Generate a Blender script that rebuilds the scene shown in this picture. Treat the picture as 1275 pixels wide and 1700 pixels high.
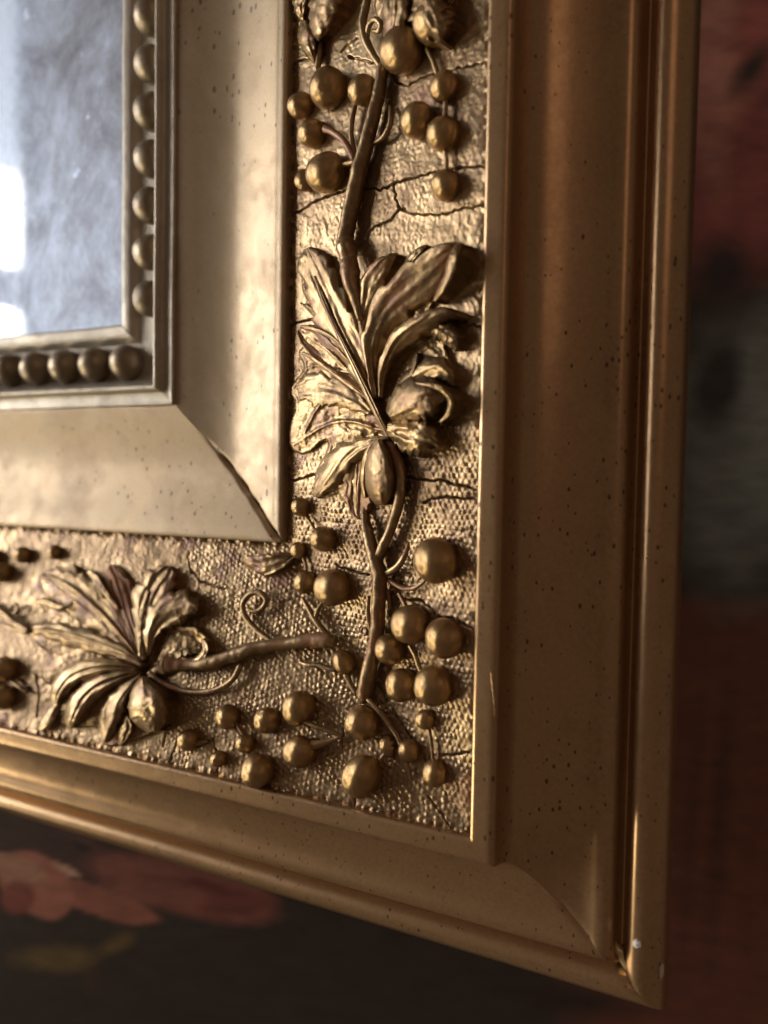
import bpy, math, random
import numpy as np
from mathutils import Matrix, Vector

for o in list(bpy.data.objects):
    bpy.data.objects.remove(o)
sc = bpy.context.scene
COL = sc.collection
random.seed(7)

# ------------------------------------------------------------------ camera
# metres; the mirror glass lies in the plane Y = 0, its front faces -Y, X runs right, Z up,
# the inner (sight) corner of the frame is the origin.
F_PX = 1294.7                                  # focal length for a 1275 x 1700 picture
CAM = np.array([.132899, -.132686, -.033562])
_a, _b, _c = [math.radians(v) for v in (-2.50496, 26.50705, -.97761)]
_Rx = np.array([[1, 0, 0], [0, math.cos(_a), -math.sin(_a)], [0, math.sin(_a), math.cos(_a)]])
_Rz = np.array([[math.cos(_b), -math.sin(_b), 0], [math.sin(_b), math.cos(_b), 0], [0, 0, 1]])
_Ry = np.array([[math.cos(_c), 0, math.sin(_c)], [0, 1, 0], [-math.sin(_c), 0, math.cos(_c)]])
ROT = _Rz @ _Rx @ _Ry
cam = bpy.data.cameras.new('camera')
cam.sensor_fit = 'VERTICAL'
cam.lens = 6.86
cam.sensor_height = 6.86 * 1700 / F_PX
cam.sensor_width = cam.sensor_height * .75
cam.clip_start = .005
cam.clip_end = 50
cam.dof.use_dof = True
cam.dof.focus_distance = .139
cam.dof.aperture_fstop = 2.3
cam_o = bpy.data.objects.new('camera', cam)
COL.objects.link(cam_o)
_right, _fwd, _up = ROT[:, 0], ROT[:, 1], ROT[:, 2]
cam_o.matrix_world = Matrix(((_right[0], _up[0], -_fwd[0], CAM[0]), (_right[1], _up[1], -_fwd[1], CAM[1]),
                             (_right[2], _up[2], -_fwd[2], CAM[2]), (0, 0, 0, 1)))
sc.camera = cam_o

# ------------------------------------------------------------------ light
WIN_BARE = 13.0
WIN_BLIND = .75
world = bpy.data.worlds.new('World')
sc.world = world
world.use_nodes = True
bg = world.node_tree.nodes['Background']
bg.inputs[0].default_value = (1.0, .70, .50, 1)
bg.inputs[1].default_value = .10

def area(name, loc, target, size, power, color):
    l = bpy.data.lights.new(name, 'AREA')
    l.shape = 'RECTANGLE'
    l.size, l.size_y = size
    l.energy = power
    l.color = color
    o = bpy.data.objects.new(name, l)
    COL.objects.link(o)
    o.location = loc
    o.rotation_euler = (Vector(target) - Vector(loc)).to_track_quat('-Z', 'Y').to_euler()
    return o

area('warm_fill_light', (.95, -.95, .65), (.12, 0, .0), (.6, .9), .75, (1, .62, .42))  # added unseen fill, stands in for warm room light on outer cove and painting
area('low_fill_light', (-1.25, -.38, -.62), (.0, 0, -.10), (.6, .22), 9.0, (1, .88, .60))  # added unseen fill, brightens the outer moulding of the bottom rail

sc.render.engine = 'CYCLES'
sc.view_settings.view_transform = 'Standard'
sc.view_settings.look = 'None'
sc.view_settings.gamma = 1
sc.view_settings.exposure = .12
sc.cycles.use_denoising = True
sc.cycles.max_bounces = 4
sc.cycles.adaptive_threshold = .02
sc.cycles.sample_clamp_indirect = 6

# ------------------------------------------------------------------ helpers
def ray(px, py):
    px = np.asarray(px, float); py = np.asarray(py, float)
    d = np.stack([(px - 637.5) / F_PX, np.ones_like(px), (850 - py) / F_PX], -1)
    return d @ ROT.T

def project(P):
    q = (np.asarray(P, float) - CAM) @ ROT
    return 637.5 + F_PX * q[..., 0] / q[..., 1], 850 - F_PX * q[..., 2] / q[..., 1], q[..., 1]

def vnoise(x, y, seed=0):
    """smooth value noise in -1..1"""
    rng = np.random.RandomState(seed)
    T = rng.uniform(-1, 1, (256, 256))
    x = np.asarray(x, float); y = np.asarray(y, float)
    xi = np.floor(x).astype(int); yi = np.floor(y).astype(int)
    fx = x - xi; fy = y - yi
    fx = fx * fx * fx * (fx * (6 * fx - 15) + 10); fy = fy * fy * fy * (fy * (6 * fy - 15) + 10)
    a = T[xi & 255, yi & 255]; b = T[(xi + 1) & 255, yi & 255]
    c = T[xi & 255, (yi + 1) & 255]; d = T[(xi + 1) & 255, (yi + 1) & 255]
    return (a * (1 - fx) + b * fx) * (1 - fy) + (c * (1 - fx) + d * fx) * fy

def fbm(x, y, seed=0, n=3):
    s = 0; a = 1
    for k in range(n):
        s = s + a * vnoise(x * 2 ** k + 17.3 * k, y * 2 ** k + 5.1 * k, seed + k); a *= .5
    return s / 1.75

def catmull(pts, n):
    P = np.asarray(pts, float)
    if len(P) == 2:
        t = np.linspace(0, 1, n)[:, None]
        return P[0] * (1 - t) + P[1] * t
    Q = np.vstack([2 * P[0] - P[1], P, 2 * P[-1] - P[-2]])
    L = len(P) - 1
    out = []
    for g in np.linspace(0, L, n):
        i = min(int(g), L - 1); t = g - i
        p0, p1, p2, p3 = Q[i:i + 4]
        out.append(.5 * (2 * p1 + (p2 - p0) * t + (2 * p0 - 5 * p1 + 4 * p2 - p3) * t * t + (3 * p1 - p0 - 3 * p2 + p3) * t ** 3))
    return np.array(out)

def chaikin(pts, it=2):
    P = np.asarray(pts, float)
    for _ in range(it):
        a = P[:-1] * .75 + P[1:] * .25; b = P[:-1] * .25 + P[1:] * .75
        P = np.vstack([P[:1], np.stack([a, b], 1).reshape(-1, P.shape[1]), P[-1:]])
    return P

def resample(P, step):
    d = np.r_[0, np.cumsum(np.linalg.norm(np.diff(P, axis=0), axis=1))]
    s = np.linspace(0, d[-1], max(2, int(d[-1] / step)))
    return np.stack([np.interp(s, d, P[:, k]) for k in range(P.shape[1])], 1)

def mesh_from(name, V, Fc, smooth=True):
    """V (n,3), Fc (m,4) or (m,3)"""
    V = np.ascontiguousarray(V, np.float32); Fc = np.ascontiguousarray(Fc, np.int32)
    me = bpy.data.meshes.new(name)
    me.vertices.add(len(V)); me.vertices.foreach_set('co', V.ravel())
    k = Fc.shape[1]
    me.loops.add(Fc.size); me.loops.foreach_set('vertex_index', Fc.ravel())
    me.polygons.add(len(Fc)); me.polygons.foreach_set('loop_start', np.arange(0, Fc.size, k, dtype=np.int32))
    me.update(calc_edges=True); me.validate()
    me.polygons.foreach_set('use_smooth', np.full(len(me.polygons), smooth, bool))
    return me

def grid_faces(nu, nv, close_v=False, flip=False, off=0):
    i = np.arange(nu - 1)[:, None]; j = np.arange(nv if close_v else nv - 1)[None, :]
    j2 = (j + 1) % nv
    f = np.stack([i * nv + j, (i + 1) * nv + j, (i + 1) * nv + j2, i * nv + j2], -1).reshape(-1, 4)
    if flip:
        f = f[:, ::-1]
    return f + off

def link(name, me, mat, parent=None, loc=None):
    o = bpy.data.objects.new(name, me)
    COL.objects.link(o)
    if mat is not None and not me.materials:
        me.materials.append(mat)
    if parent is not None:
        o.parent = parent
    if loc is not None:
        o.location = loc
    return o

def obj(name, V, Fc, mat, parent=None, smooth=True):
    V = np.asarray(V, float).reshape(-1, 3)
    c = V.mean(0)
    return link(name, mesh_from(name, V - c, Fc, smooth), mat, parent, c)

def boxes_mesh(name, boxes):
    V = []; Fc = []
    for (x0, x1, y0, y1, z0, z1) in boxes:
        o = len(V)
        V += [(x, y, z) for x in (x0, x1) for y in (y0, y1) for z in (z0, z1)]
        Fc += [[o + k for k in q] for q in ((0, 1, 3, 2), (4, 6, 7, 5), (0, 4, 5, 1), (2, 3, 7, 6), (0, 2, 6, 4), (1, 5, 7, 3))]
    return np.array(V, float), np.array(Fc)

def tag(o, label, cat=None, group=None, kind=None):
    if label: o['label'] = label
    if cat: o['category'] = cat
    if group: o['group'] = group
    if kind: o['kind'] = kind
    return o

# ------------------------------------------------------------------ materials
def nt(name):
    m = bpy.data.materials.new(name)
    m.use_nodes = True
    t = m.node_tree
    return m, t, t.nodes['Principled BSDF']

def node(t, kind, **kw):
    n = t.nodes.new(kind)
    for k, v in kw.items():
        if k.startswith('i_'):
            n.inputs[k[2:].replace('_', ' ')].default_value = v
        else:
            setattr(n, k, v)
    return n

def ramp(t, src, stops):
    r = t.nodes.new('ShaderNodeValToRGB')
    el = r.color_ramp.elements
    while len(el) < len(stops): el.new(.5)
    for e, (p, c) in zip(el, stops):
        e.position = p
        e.color = (c, c, c, 1) if isinstance(c, (int, float)) else (*c, 1)
    t.links.new(src, r.inputs[0])
    return r.outputs[0]

def mix(t, fac, a, b, mode='MIX'):
    n = t.nodes.new('ShaderNodeMix'); n.data_type = 'RGBA'; n.blend_type = mode
    for sock, v in ((n.inputs[0], fac), (n.inputs[6], a), (n.inputs[7], b)):
        if isinstance(v, (int, float)): sock.default_value = v
        elif isinstance(v, tuple): sock.default_value = (*v, 1)
        else: t.links.new(v, sock)
    return n.outputs[2]

def math_n(t, op, a, b=None):
    n = t.nodes.new('ShaderNodeMath'); n.operation = op
    for s, v in ((n.inputs[0], a), (n.inputs[1], b)):
        if v is None: continue
        if isinstance(v, (int, float)): s.default_value = v
        else: t.links.new(v, s)
    return n.outputs[0]

def gilding(name, gold, worn, rough=.38, metal=.9, speck=.5, speck_scale=420, dust_haze=0.0, dust_haze_col=(.45, .42, .38), bump=.15, worn_lo=.52, fine=1400, blotch=.75, speck_size=.36, bole=0.0, fleck=0.0):
    m, t, p = nt(name)
    tc = node(t, 'ShaderNodeTexCoord')
    oi = node(t, 'ShaderNodeObjectInfo')
    shift = node(t, 'ShaderNodeVectorMath', operation='ADD')
    sc_ = node(t, 'ShaderNodeVectorMath', operation='SCALE'); sc_.inputs[0].default_value = (3.1, 1.7, 2.3)
    t.links.new(oi.outputs['Random'], sc_.inputs['Scale'])
    t.links.new(tc.outputs['Object'], shift.inputs[0]); t.links.new(sc_.outputs[0], shift.inputs[1])
    V = shift.outputs[0]
    def noise(scale, detail=4, rough_=.55):
        n = node(t, 'ShaderNodeTexNoise'); n.inputs['Scale'].default_value = scale
        n.inputs['Detail'].default_value = detail; n.inputs['Roughness'].default_value = rough_
        t.links.new(V, n.inputs['Vector']); return n.outputs['Fac']
    big = noise(55, 3); mid = noise(260, 4, .65); fin = noise(fine, 2)
    wear = ramp(t, math_n(t, 'ADD', math_n(t, 'MULTIPLY', big, .6), math_n(t, 'MULTIPLY', mid, .4)), [(worn_lo - .06, 0.0), (worn_lo + .10, 1.0)])
    col = mix(t, math_n(t, 'MULTIPLY', wear, blotch), gold, worn)
    col = mix(t, .35, col, ramp(t, fin, [(.3, .55), (.7, 1.0)]), 'MULTIPLY')
    if fleck > 0:
        fm_ = ramp(t, noise(820, 3, .6), [(.56, 0.0), (.66, 1.0)])
        col = mix(t, math_n(t, 'MULTIPLY', fm_, fleck), col, tuple(min(1, c * 1.55) for c in gold))
    met0 = metal
    if bole > 0:
        bm_ = ramp(t, math_n(t, 'ADD', math_n(t, 'MULTIPLY', noise(95, 3), .65), math_n(t, 'MULTIPLY', mid, .35)), [(.63 - .2 * bole, 0.0), (.70 - .2 * bole, 1.0)])
        col = mix(t, math_n(t, 'MULTIPLY', bm_, .85), col, (.23, .092, .036))
        met0 = math_n(t, 'SUBTRACT', metal, math_n(t, 'MULTIPLY', bm_, metal * .8))
    vo = node(t, 'ShaderNodeTexVoronoi'); vo.inputs['Scale'].default_value = speck_scale
    wob = node(t, 'ShaderNodeVectorMath', operation='MULTIPLY'); wob.inputs[1].default_value = (1, 1, .6)
    t.links.new(V, wob.inputs[0]); t.links.new(wob.outputs[0], vo.inputs['Vector'])
    sepc = node(t, 'ShaderNodeSeparateColor'); t.links.new(vo.outputs['Color'], sepc.inputs[0])
    rad = math_n(t, 'MULTIPLY', math_n(t, 'MAXIMUM', math_n(t, 'SUBTRACT', sepc.outputs[0], 1 - speck), 0.0), speck_size)
    pat = ramp(t, noise(38, 2), [(.40, .50), (.60, 1.0)])
    rad = math_n(t, 'MULTIPLY', rad, pat)
    edge = math_n(t, 'MULTIPLY', math_n(t, 'SUBTRACT', math_n(t, 'ADD', rad, math_n(t, 'MULTIPLY', math_n(t, 'SUBTRACT', mid, .5), .30)), vo.outputs['Distance']), 30)
    spk = node(t, 'ShaderNodeClamp'); t.links.new(edge, spk.inputs[0])
    spk = spk.outputs[0]
    col = mix(t, math_n(t, 'MULTIPLY', spk, .82), col, (.045, .026, .014))
    met = math_n(t, 'MULTIPLY', met0, math_n(t, 'SUBTRACT', 1.0, math_n(t, 'MULTIPLY', spk, .25)))
    ro = math_n(t, 'ADD', math_n(t, 'ADD', rough - .10, math_n(t, 'MULTIPLY', mid, .2 * min(1, blotch * 1.4))), math_n(t, 'MULTIPLY', wear, .12 * blotch))
    if dust_haze > 0:
        d = math_n(t, 'MULTIPLY', ramp(t, noise(120, 4, .7), [(.30, .45), (.70, 1.0)]), dust_haze)
        col = mix(t, d, col, dust_haze_col)
        met = math_n(t, 'MULTIPLY', met, math_n(t, 'SUBTRACT', 1.0, d))
        ro = math_n(t, 'ADD', ro, math_n(t, 'MULTIPLY', d, .15))
    t.links.new(col, p.inputs['Base Color']); t.links.new(met, p.inputs['Metallic']); t.links.new(ro, p.inputs['Roughness'])
    h = math_n(t, 'SUBTRACT', math_n(t, 'ADD', math_n(t, 'MULTIPLY', mid, .7), math_n(t, 'MULTIPLY', fin, .3)), math_n(t, 'MULTIPLY', spk, .6))
    b = node(t, 'ShaderNodeBump'); b.inputs['Strength'].default_value = bump; b.inputs['Distance'].default_value = .0008
    t.links.new(h, b.inputs['Height']); t.links.new(b.outputs[0], p.inputs['Normal'])
    return m

M_COVE = gilding('aged gilding of the cove', (.46, .335, .20), (.34, .235, .135), rough=.44, metal=.74, speck=.75, speck_scale=650, dust_haze=.28, dust_haze_col=(.40, .335, .265), bump=.07, fine=2600, blotch=.6, speck_size=.44)
M_SIGHT = gilding('dull gilding of the sight edge', (.46, .38, .27), (.34, .28, .20), rough=.42, metal=.75, speck=.2, dust_haze=.30, dust_haze_col=(.44, .45, .48), bump=.06)  # bluish dust tint puts the lens haze into the colour
M_PEARL = gilding('dark bronze pearls', (.30, .22, .125), (.17, .125, .08), rough=.40, metal=.85, speck=.2, dust_haze=.14, dust_haze_col=(.34, .35, .38), bump=.12)
M_PANEL = gilding('rough gilding of the ground', (.37, .25, .13), (.20, .12, .066), rough=.36, metal=.80, speck=.2, bump=.14, dust_haze=.10, dust_haze_col=(.30, .24, .17), worn_lo=.52, bole=.25, fleck=.4)
M_ORN = gilding('bronze gilding of the relief', (.33, .222, .108), (.16, .095, .05), rough=.36, metal=.82, speck=.2, bump=.20, dust_haze=.05, dust_haze_col=(.28, .22, .16), worn_lo=.49, bole=.45, fleck=.5)
M_GRAPE = gilding('bronze gilding of the grapes', (.50, .33, .145), (.17, .10, .052), rough=.22, metal=.92, speck=.25, bump=.20, dust_haze=.05, dust_haze_col=(.28, .22, .16), worn_lo=.49, bole=.50, fleck=.7)
M_RED = gilding('gilding worn to red bole', (.38, .24, .12), (.24, .12, .065), rough=.42, metal=.65, speck=.2, bump=.2, worn_lo=.46, bole=.85)
M_BOLE = gilding('gilding worn through to red bole', (.40, .23, .11), (.30, .125, .05), rough=.58, metal=.45, speck=.2, bump=.2, worn_lo=.44, bole=1.15)
M_OUTER = gilding('smooth gilding of the outer moulding', (.50, .32, .172), (.37, .215, .112), rough=.33, metal=.85, speck=.98, speck_scale=950, dust_haze=.08, dust_haze_col=(.28, .19, .12), bump=.03, blotch=.40, speck_size=.31)

m, t, p = nt('dark old wood')
p.inputs['Base Color'].default_value = (.03, .018, .012, 1); p.inputs['Roughness'].default_value = .8
n = node(t, 'ShaderNodeTexNoise'); n.inputs['Scale'].default_value = 200
t.links.new(mix(t, n.outputs['Fac'], (.012, .008, .006), (.05, .03, .018)), p.inputs['Base Color'])
M_WOOD = m

# mirror: silvering under dusty, smeared glass
m, t, p = nt('smeared mirror')
tc = node(t, 'ShaderNodeTexCoord')
mp = node(t, 'ShaderNodeMapping'); mp.inputs['Rotation'].default_value = (0, .5, 0); mp.inputs['Scale'].default_value = (1, 1, .75)
t.links.new(tc.outputs['Object'], mp.inputs[0])
n1 = node(t, 'ShaderNodeTexNoise'); n1.inputs['Scale'].default_value = 45; n1.inputs['Detail'].default_value = 8; n1.inputs['Roughness'].default_value = .72
n1.inputs['Distortion'].default_value = .8
n2 = node(t, 'ShaderNodeTexNoise'); n2.inputs['Scale'].default_value = 420; n2.inputs['Detail'].default_value = 5; n2.inputs['Roughness'].default_value = .7
t.links.new(mp.outputs[0], n1.inputs['Vector']); t.links.new(mp.outputs[0], n2.inputs['Vector'])
sm = ramp(t, n1.outputs['Fac'], [(.32, .30), (.70, .95)])
fi = ramp(t, n2.outputs['Fac'], [(.35, .72), (.7, 1.0)])
n3 = node(t, 'ShaderNodeTexNoise'); n3.inputs['Scale'].default_value = 150; n3.inputs['Detail'].default_value = 3
t.links.new(tc.outputs['Object'], n3.inputs['Vector'])
smud = ramp(t, n3.outputs['Fac'], [(.66, 0.0), (.73, 1.0)])
f = math_n(t, 'MAXIMUM', math_n(t, 'MULTIPLY', sm, fi), smud)
p.inputs['Metallic'].default_value = 1.0
p.inputs['Roughness'].default_value = .035
p.inputs['Base Color'].default_value = (.78, .78, .82, 1)
dif0 = node(t, 'ShaderNodeBsdfDiffuse'); dif0.inputs[0].default_value = (.66, .76, .96, 1)
glo = node(t, 'ShaderNodeBsdfGlossy'); glo.inputs['Color'].default_value = (.68, .78, .98, 1); glo.inputs['Roughness'].default_value = .48
dif = node(t, 'ShaderNodeMixShader'); dif.inputs[0].default_value = .45
t.links.new(dif0.outputs[0], dif.inputs[1]); t.links.new(glo.outputs[0], dif.inputs[2])
ms = node(t, 'ShaderNodeMixShader')
t.links.new(f, ms.inputs[0]); t.links.new(p.outputs[0], ms.inputs[1]); t.links.new(dif.outputs[0], ms.inputs[2])
t.links.new(ms.outputs[0], t.nodes['Material Output'].inputs['Surface'])
M_MIRROR = m

def plain(name, col, rough=.6, emit=None, strength=0):
    m, t, p = nt(name)
    n = node(t, 'ShaderNodeTexNoise'); n.inputs['Scale'].default_value = 40
    t.links.new(mix(t, n.outputs['Fac'], tuple(c * .85 for c in col), tuple(min(1, c * 1.1) for c in col)), p.inputs['Base Color'])
    p.inputs['Roughness'].default_value = rough
    if emit:
        p.inputs['Emission Color'].default_value = (*emit, 1); p.inputs['Emission Strength'].default_value = strength
    return m
M_CHIP = plain('bare white gesso', (.80, .78, .76), .8)
M_CHIP2 = plain('bare pinkish gesso', (.62, .50, .46), .8)
M_FLAKE = gilding('fresh bright gilding', (.75, .62, .36), (.55, .42, .22), rough=.4, metal=.6, speck=.1, bump=.4)
M_WFRAME = plain('white window paint', (.55, .58, .62), .5)
M_PANE = plain('daylit window pane', (.8, .8, .8), .3, (1.0, .97, .93), WIN_BARE)
M_BLIND = plain('translucent blind slat', (.7, .72, .75), .6, (.80, .90, 1.0), WIN_BLIND)

# ------------------------------------------------------------------ frame rails
ROOT = bpy.data.objects.new('gilded_mirror', None)
COL.objects.link(ROOT)
tag(ROOT, 'mirror in an old gilded frame with grapevine relief and stippled ground', 'mirror')
ZE, XE = .16, -.14           # how far the two rails run up and left past the picture edge

def rail_coords(u, h, w, right):
    """u,h in metres, w 0 at the mitre .. 1 at the far end"""
    if right:
        z0 = -u; return np.stack([u + 0 * w, -h + 0 * w, z0 + (ZE - z0) * w], -1)
    x0 = u; return np.stack([x0 + (XE - x0) * w, -h + 0 * w, -u + 0 * w], -1)

def rail(name, prof, mat, right, gap=None, wob=.00006, seed=0, step=.3, nl=260, its=2):
    P = resample(chaikin(prof, its), step) / 1000
    w = np.linspace(0, 1, nl) ** 1.35
    U, W = np.meshgrid(P[:, 0], w, indexing='ij'); H = np.meshgrid(P[:, 1], w, indexing='ij')[0]
    H = H + wob * fbm(W * 60, U * 350, seed + (0 if right else 50)) + wob * 2.2 * vnoise(W * 9, U * 120, seed + 9 + (0 if right else 50))
    V = rail_coords(U, H, W, right)
    if gap is not None:
        g = np.interp(U[:, 0] * 1000, [a for a, _ in gap], [b for _, b in gap])[:, None] / 1000
        g = g * (1 + .5 * vnoise(U[:, :1] * 900, U[:, :1] * 0, seed + 3))
        sh = g * np.exp(-W * 14)
        if right: V[..., 2] += sh
        else: V[..., 0] -= sh
        H2 = -4.0 * g * np.exp(-((W * .2) / .0006) ** 2)
        V[..., 1] -= H2                      # edges of an open joint dip
    return obj(name, V, grid_faces(V.shape[0], V.shape[1], flip=not right), mat, ROOT)

SIGHT = [(0, -1.6), (0, -.2), (.1, .5), (.8, .8), (2.6, .7), (3.3, .2), (3.9, -.4), (4.6, -1.0), (12.0, -1.0), (13.2, 1.2), (14.1, 5.0), (14.5, 5.9), (15.06, 6.3), (15.6, 6.0), (16.0, 5.2), (16.3, 4.7), (18.2, 4.6), (18.6, 4.9), (18.9, 4.5), (19.0, 3.6)]
COVE = [(18.75, 3.2), (18.8, 4.2), (19.4, 4.1), (22, 3.5), (25, 2.75), (28, 2.15), (31, 1.8), (33.4, 1.85), (36, 2.35), (39, 3.1), (42, 4.0), (44.2, 4.7), (44.8, 4.75), (45.9, 5.0), (46.5, 4.9), (46.75, 4.5), (46.8, 3.5), (46.8, 1.5)]
OUTER = [(91.0, 11.5), (91.05, 15.2), (91.1, 15.9), (91.5, 16.3), (92.3, 16.35), (94.2, 16.4), (94.9, 16.2), (95.25, 15.5), (95.4, 13.8), (95.9, 12.0), (96.8, 10.2), (98.6, 8.4), (101, 7.1), (104, 6.1), (106.6, 5.5), (108.2, 5.6), (109.6, 6.0), (110.9, 5.8), (111.8, 4.9), (112.4, 3.5), (112.7, 2.3), (113.2, 1.9), (113.6, 2.6), (114.3, 3.9), (115.6, 4.7), (117.2, 4.3), (118.8, 2.8), (119.8, .6), (120.1, -2), (119.6, -6), (118.6, -14)]
GAPC = [(18, 0), (24, .0), (29, .05), (31, .36), (33, .17), (40, .20), (46, .24), (48, .25)]
GAPO = [(91, 0.0), (100, 0), (102.5, .0), (104, .06), (108, .07), (110, .0), (111.5, .10), (115, .12), (117, .05), (118, 0), (121, 0)]
for right in (True, False):
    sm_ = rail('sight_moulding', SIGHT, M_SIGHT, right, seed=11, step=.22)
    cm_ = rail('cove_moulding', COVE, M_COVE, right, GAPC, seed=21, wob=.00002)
    om_ = rail('outer_moulding', OUTER, M_OUTER, right, GAPO, seed=31, wob=.00002, step=.28, nl=320)
    if right: RIGHT_OUTER = om_
    # pearls along the sight edge
    pos = [(.0086, -.0002, .0050 + .0101 * k) for k in range(15)] if right else [(.0016 - .0098 * k, -.0002, -.0086) for k in range(15)]
    for q in pos:
        if 'PEARL' not in globals():
            th = np.linspace(0, math.pi, 19)[:, None]; ph = np.linspace(0, 2 * math.pi, 32, endpoint=False)[None, :]
            V = np.stack([np.sin(th) * np.cos(ph), np.sin(th) * np.sin(ph), np.cos(th) + 0 * ph], -1).reshape(-1, 3) * .0040
            V *= 1 + .03 * vnoise(V[:, :1] * 500, V[:, 2:] * 500, 3)
            PEARL = mesh_from('pearl', V, grid_faces(19, 32, True, True))
        pe = link('pearl', PEARL, M_PEARL, sm_)
        pe.location = Vector(q) - Vector(sm_.location)
        pe.rotation_euler = (random.random() * 6, random.random() * 6, random.random() * 6)

# wood core behind the two rails, and the glass
for right in (True, False):
    prof = [(.4, -14), (.4, -2.2), (118.3, -2.2), (118.3, -14)]
    P = np.array(prof) / 1000
    V = np.stack([rail_coords(np.full(2, u), np.full(2, h), np.array([0., 1.]), right) for u, h in P])
    V = np.concatenate([V, V[:1]], 0)
    obj('wood_backing', V, grid_faces(5, 2, flip=not right), M_WOOD, ROOT, smooth=False)
V, Fc = boxes_mesh('g', [(XE, .0008, .0006, .0036, -.0008, ZE)])
obj('mirror_glass', V, Fc, M_MIRROR, ROOT, smooth=False)

# ------------------------------------------------------------------ ornament ground
U4, H4, U5, H5 = .0467, .0030, .0914, .0150
TH = math.atan2(H5 - H4, U5 - U4)
CT, ST = math.cos(TH), math.sin(TH)
SMAX = (U5 - U4) / CT
# panel frames: origin, across (outward), along, normal
PAN = {True: (np.array([U4, -H4, 0.]), np.array([CT, -ST, 0.]), np.array([0., 0., 1.]), np.array([-ST, -CT, 0.])),
       False: (np.array([0., -H4, -U4]), np.array([0., -ST, -CT]), np.array([1., 0., 0.]), np.array([0., -CT, ST]))}

def on_panel(px, py, n_mm, right):
    """point of the ground plane (raised n_mm along its normal) that the picture shows at px,py"""
    O, es, et, N = PAN[right]
    d = ray(px, py)
    k = ((O - CAM) @ N + np.asarray(n_mm, float) / 1000) / (d @ N)
    return CAM + d * k[..., None]

def which(px, py):
    q = on_panel(np.array([px]), np.array([py]), np.array([0.]), True)[0]
    return bool(q[2] > -q[0])

def c1(L): return [(440 + x / 2.898, y / 2.898) for x, y in L]
def c2(L): return [(440 + x / 2.898, 360 + y / 2.898) for x, y in L]
def c3(L): return [(440 + x / 2.898, 760 + y / 2.898) for x, y in L]
def c4(L): return [(240 + x / 2.125, 1040 + y / 2.125) for x, y in L]
CRACKS = [(c1([(120, 1040), (230, 975), (330, 930), (420, 905), (560, 910), (640, 872), (760, 842), (920, 805), (1060, 798)]), 1.0),
          (c1([(620, 885), (628, 950), (648, 1000), (700, 1020), (760, 1032), (850, 1030), (940, 1005), (1050, 985)]), .7),
          (c1([(648, 1000), (600, 1060), (520, 1092), (480, 1150)]), .6),
          (c1([(400, 270), (440, 280), (540, 305), (600, 360), (650, 405), (690, 412), (780, 365), (920, 330), (1065, 300)]), .9),
          (c1([(120, 310), (210, 280), (290, 262)]), .8), (c1([(370, 250), (400, 210), (440, 180)]), .6),
          (c2([(90, 530), (180, 500), (260, 488)]), .9), (c2([(850, 470), (920, 492), (960, 512), (1040, 528)]), 1.0),
          (c3([(90, 118), (160, 105), (250, 78)]), 1.0), (c3([(650, 92), (760, 102), (850, 108), (930, 135), (1015, 152)]), 1.0),
          (c3([(760, 215), (800, 195), (870, 186), (940, 192), (1015, 198)]), .9),
          (c3([(340, 515), (420, 548), (500, 560)]), .8), (c3([(620, 668), (700, 680), (760, 692), (830, 770), (900, 772), (1000, 825)]), .9),
          (c4([(735, 585), (742, 620), (738, 650)]), 1.0), (c4([(1050, 452), (1150, 445)]), .9), (c4([(700, 360), (696, 445)]), .7),
          (c4([(80, 495), (100, 440), (130, 380)]), 1.0), (c4([(250, 520), (262, 470), (240, 400)]), .7),
          (c4([(1000, 600), (1050, 660), (1090, 730)]), .6), ([(312, 915), (315, 945), (330, 965), (372, 978)], .8),
          ([(60, 1190), (64, 1160), (60, 1120)], .8), ([(270, 1240), (282, 1195), (276, 1150)], .8)]

def stepped(a, b, fine_to, fine, coarse):
    """positions from a towards b: fine spacing until fine_to, coarse after"""
    s = 1 if b > a else -1
    f1 = np.arange(a, fine_to, s * fine); f2 = np.arange(fine_to, b, s * coarse)
    return np.r_[f1, f2, b]

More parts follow.
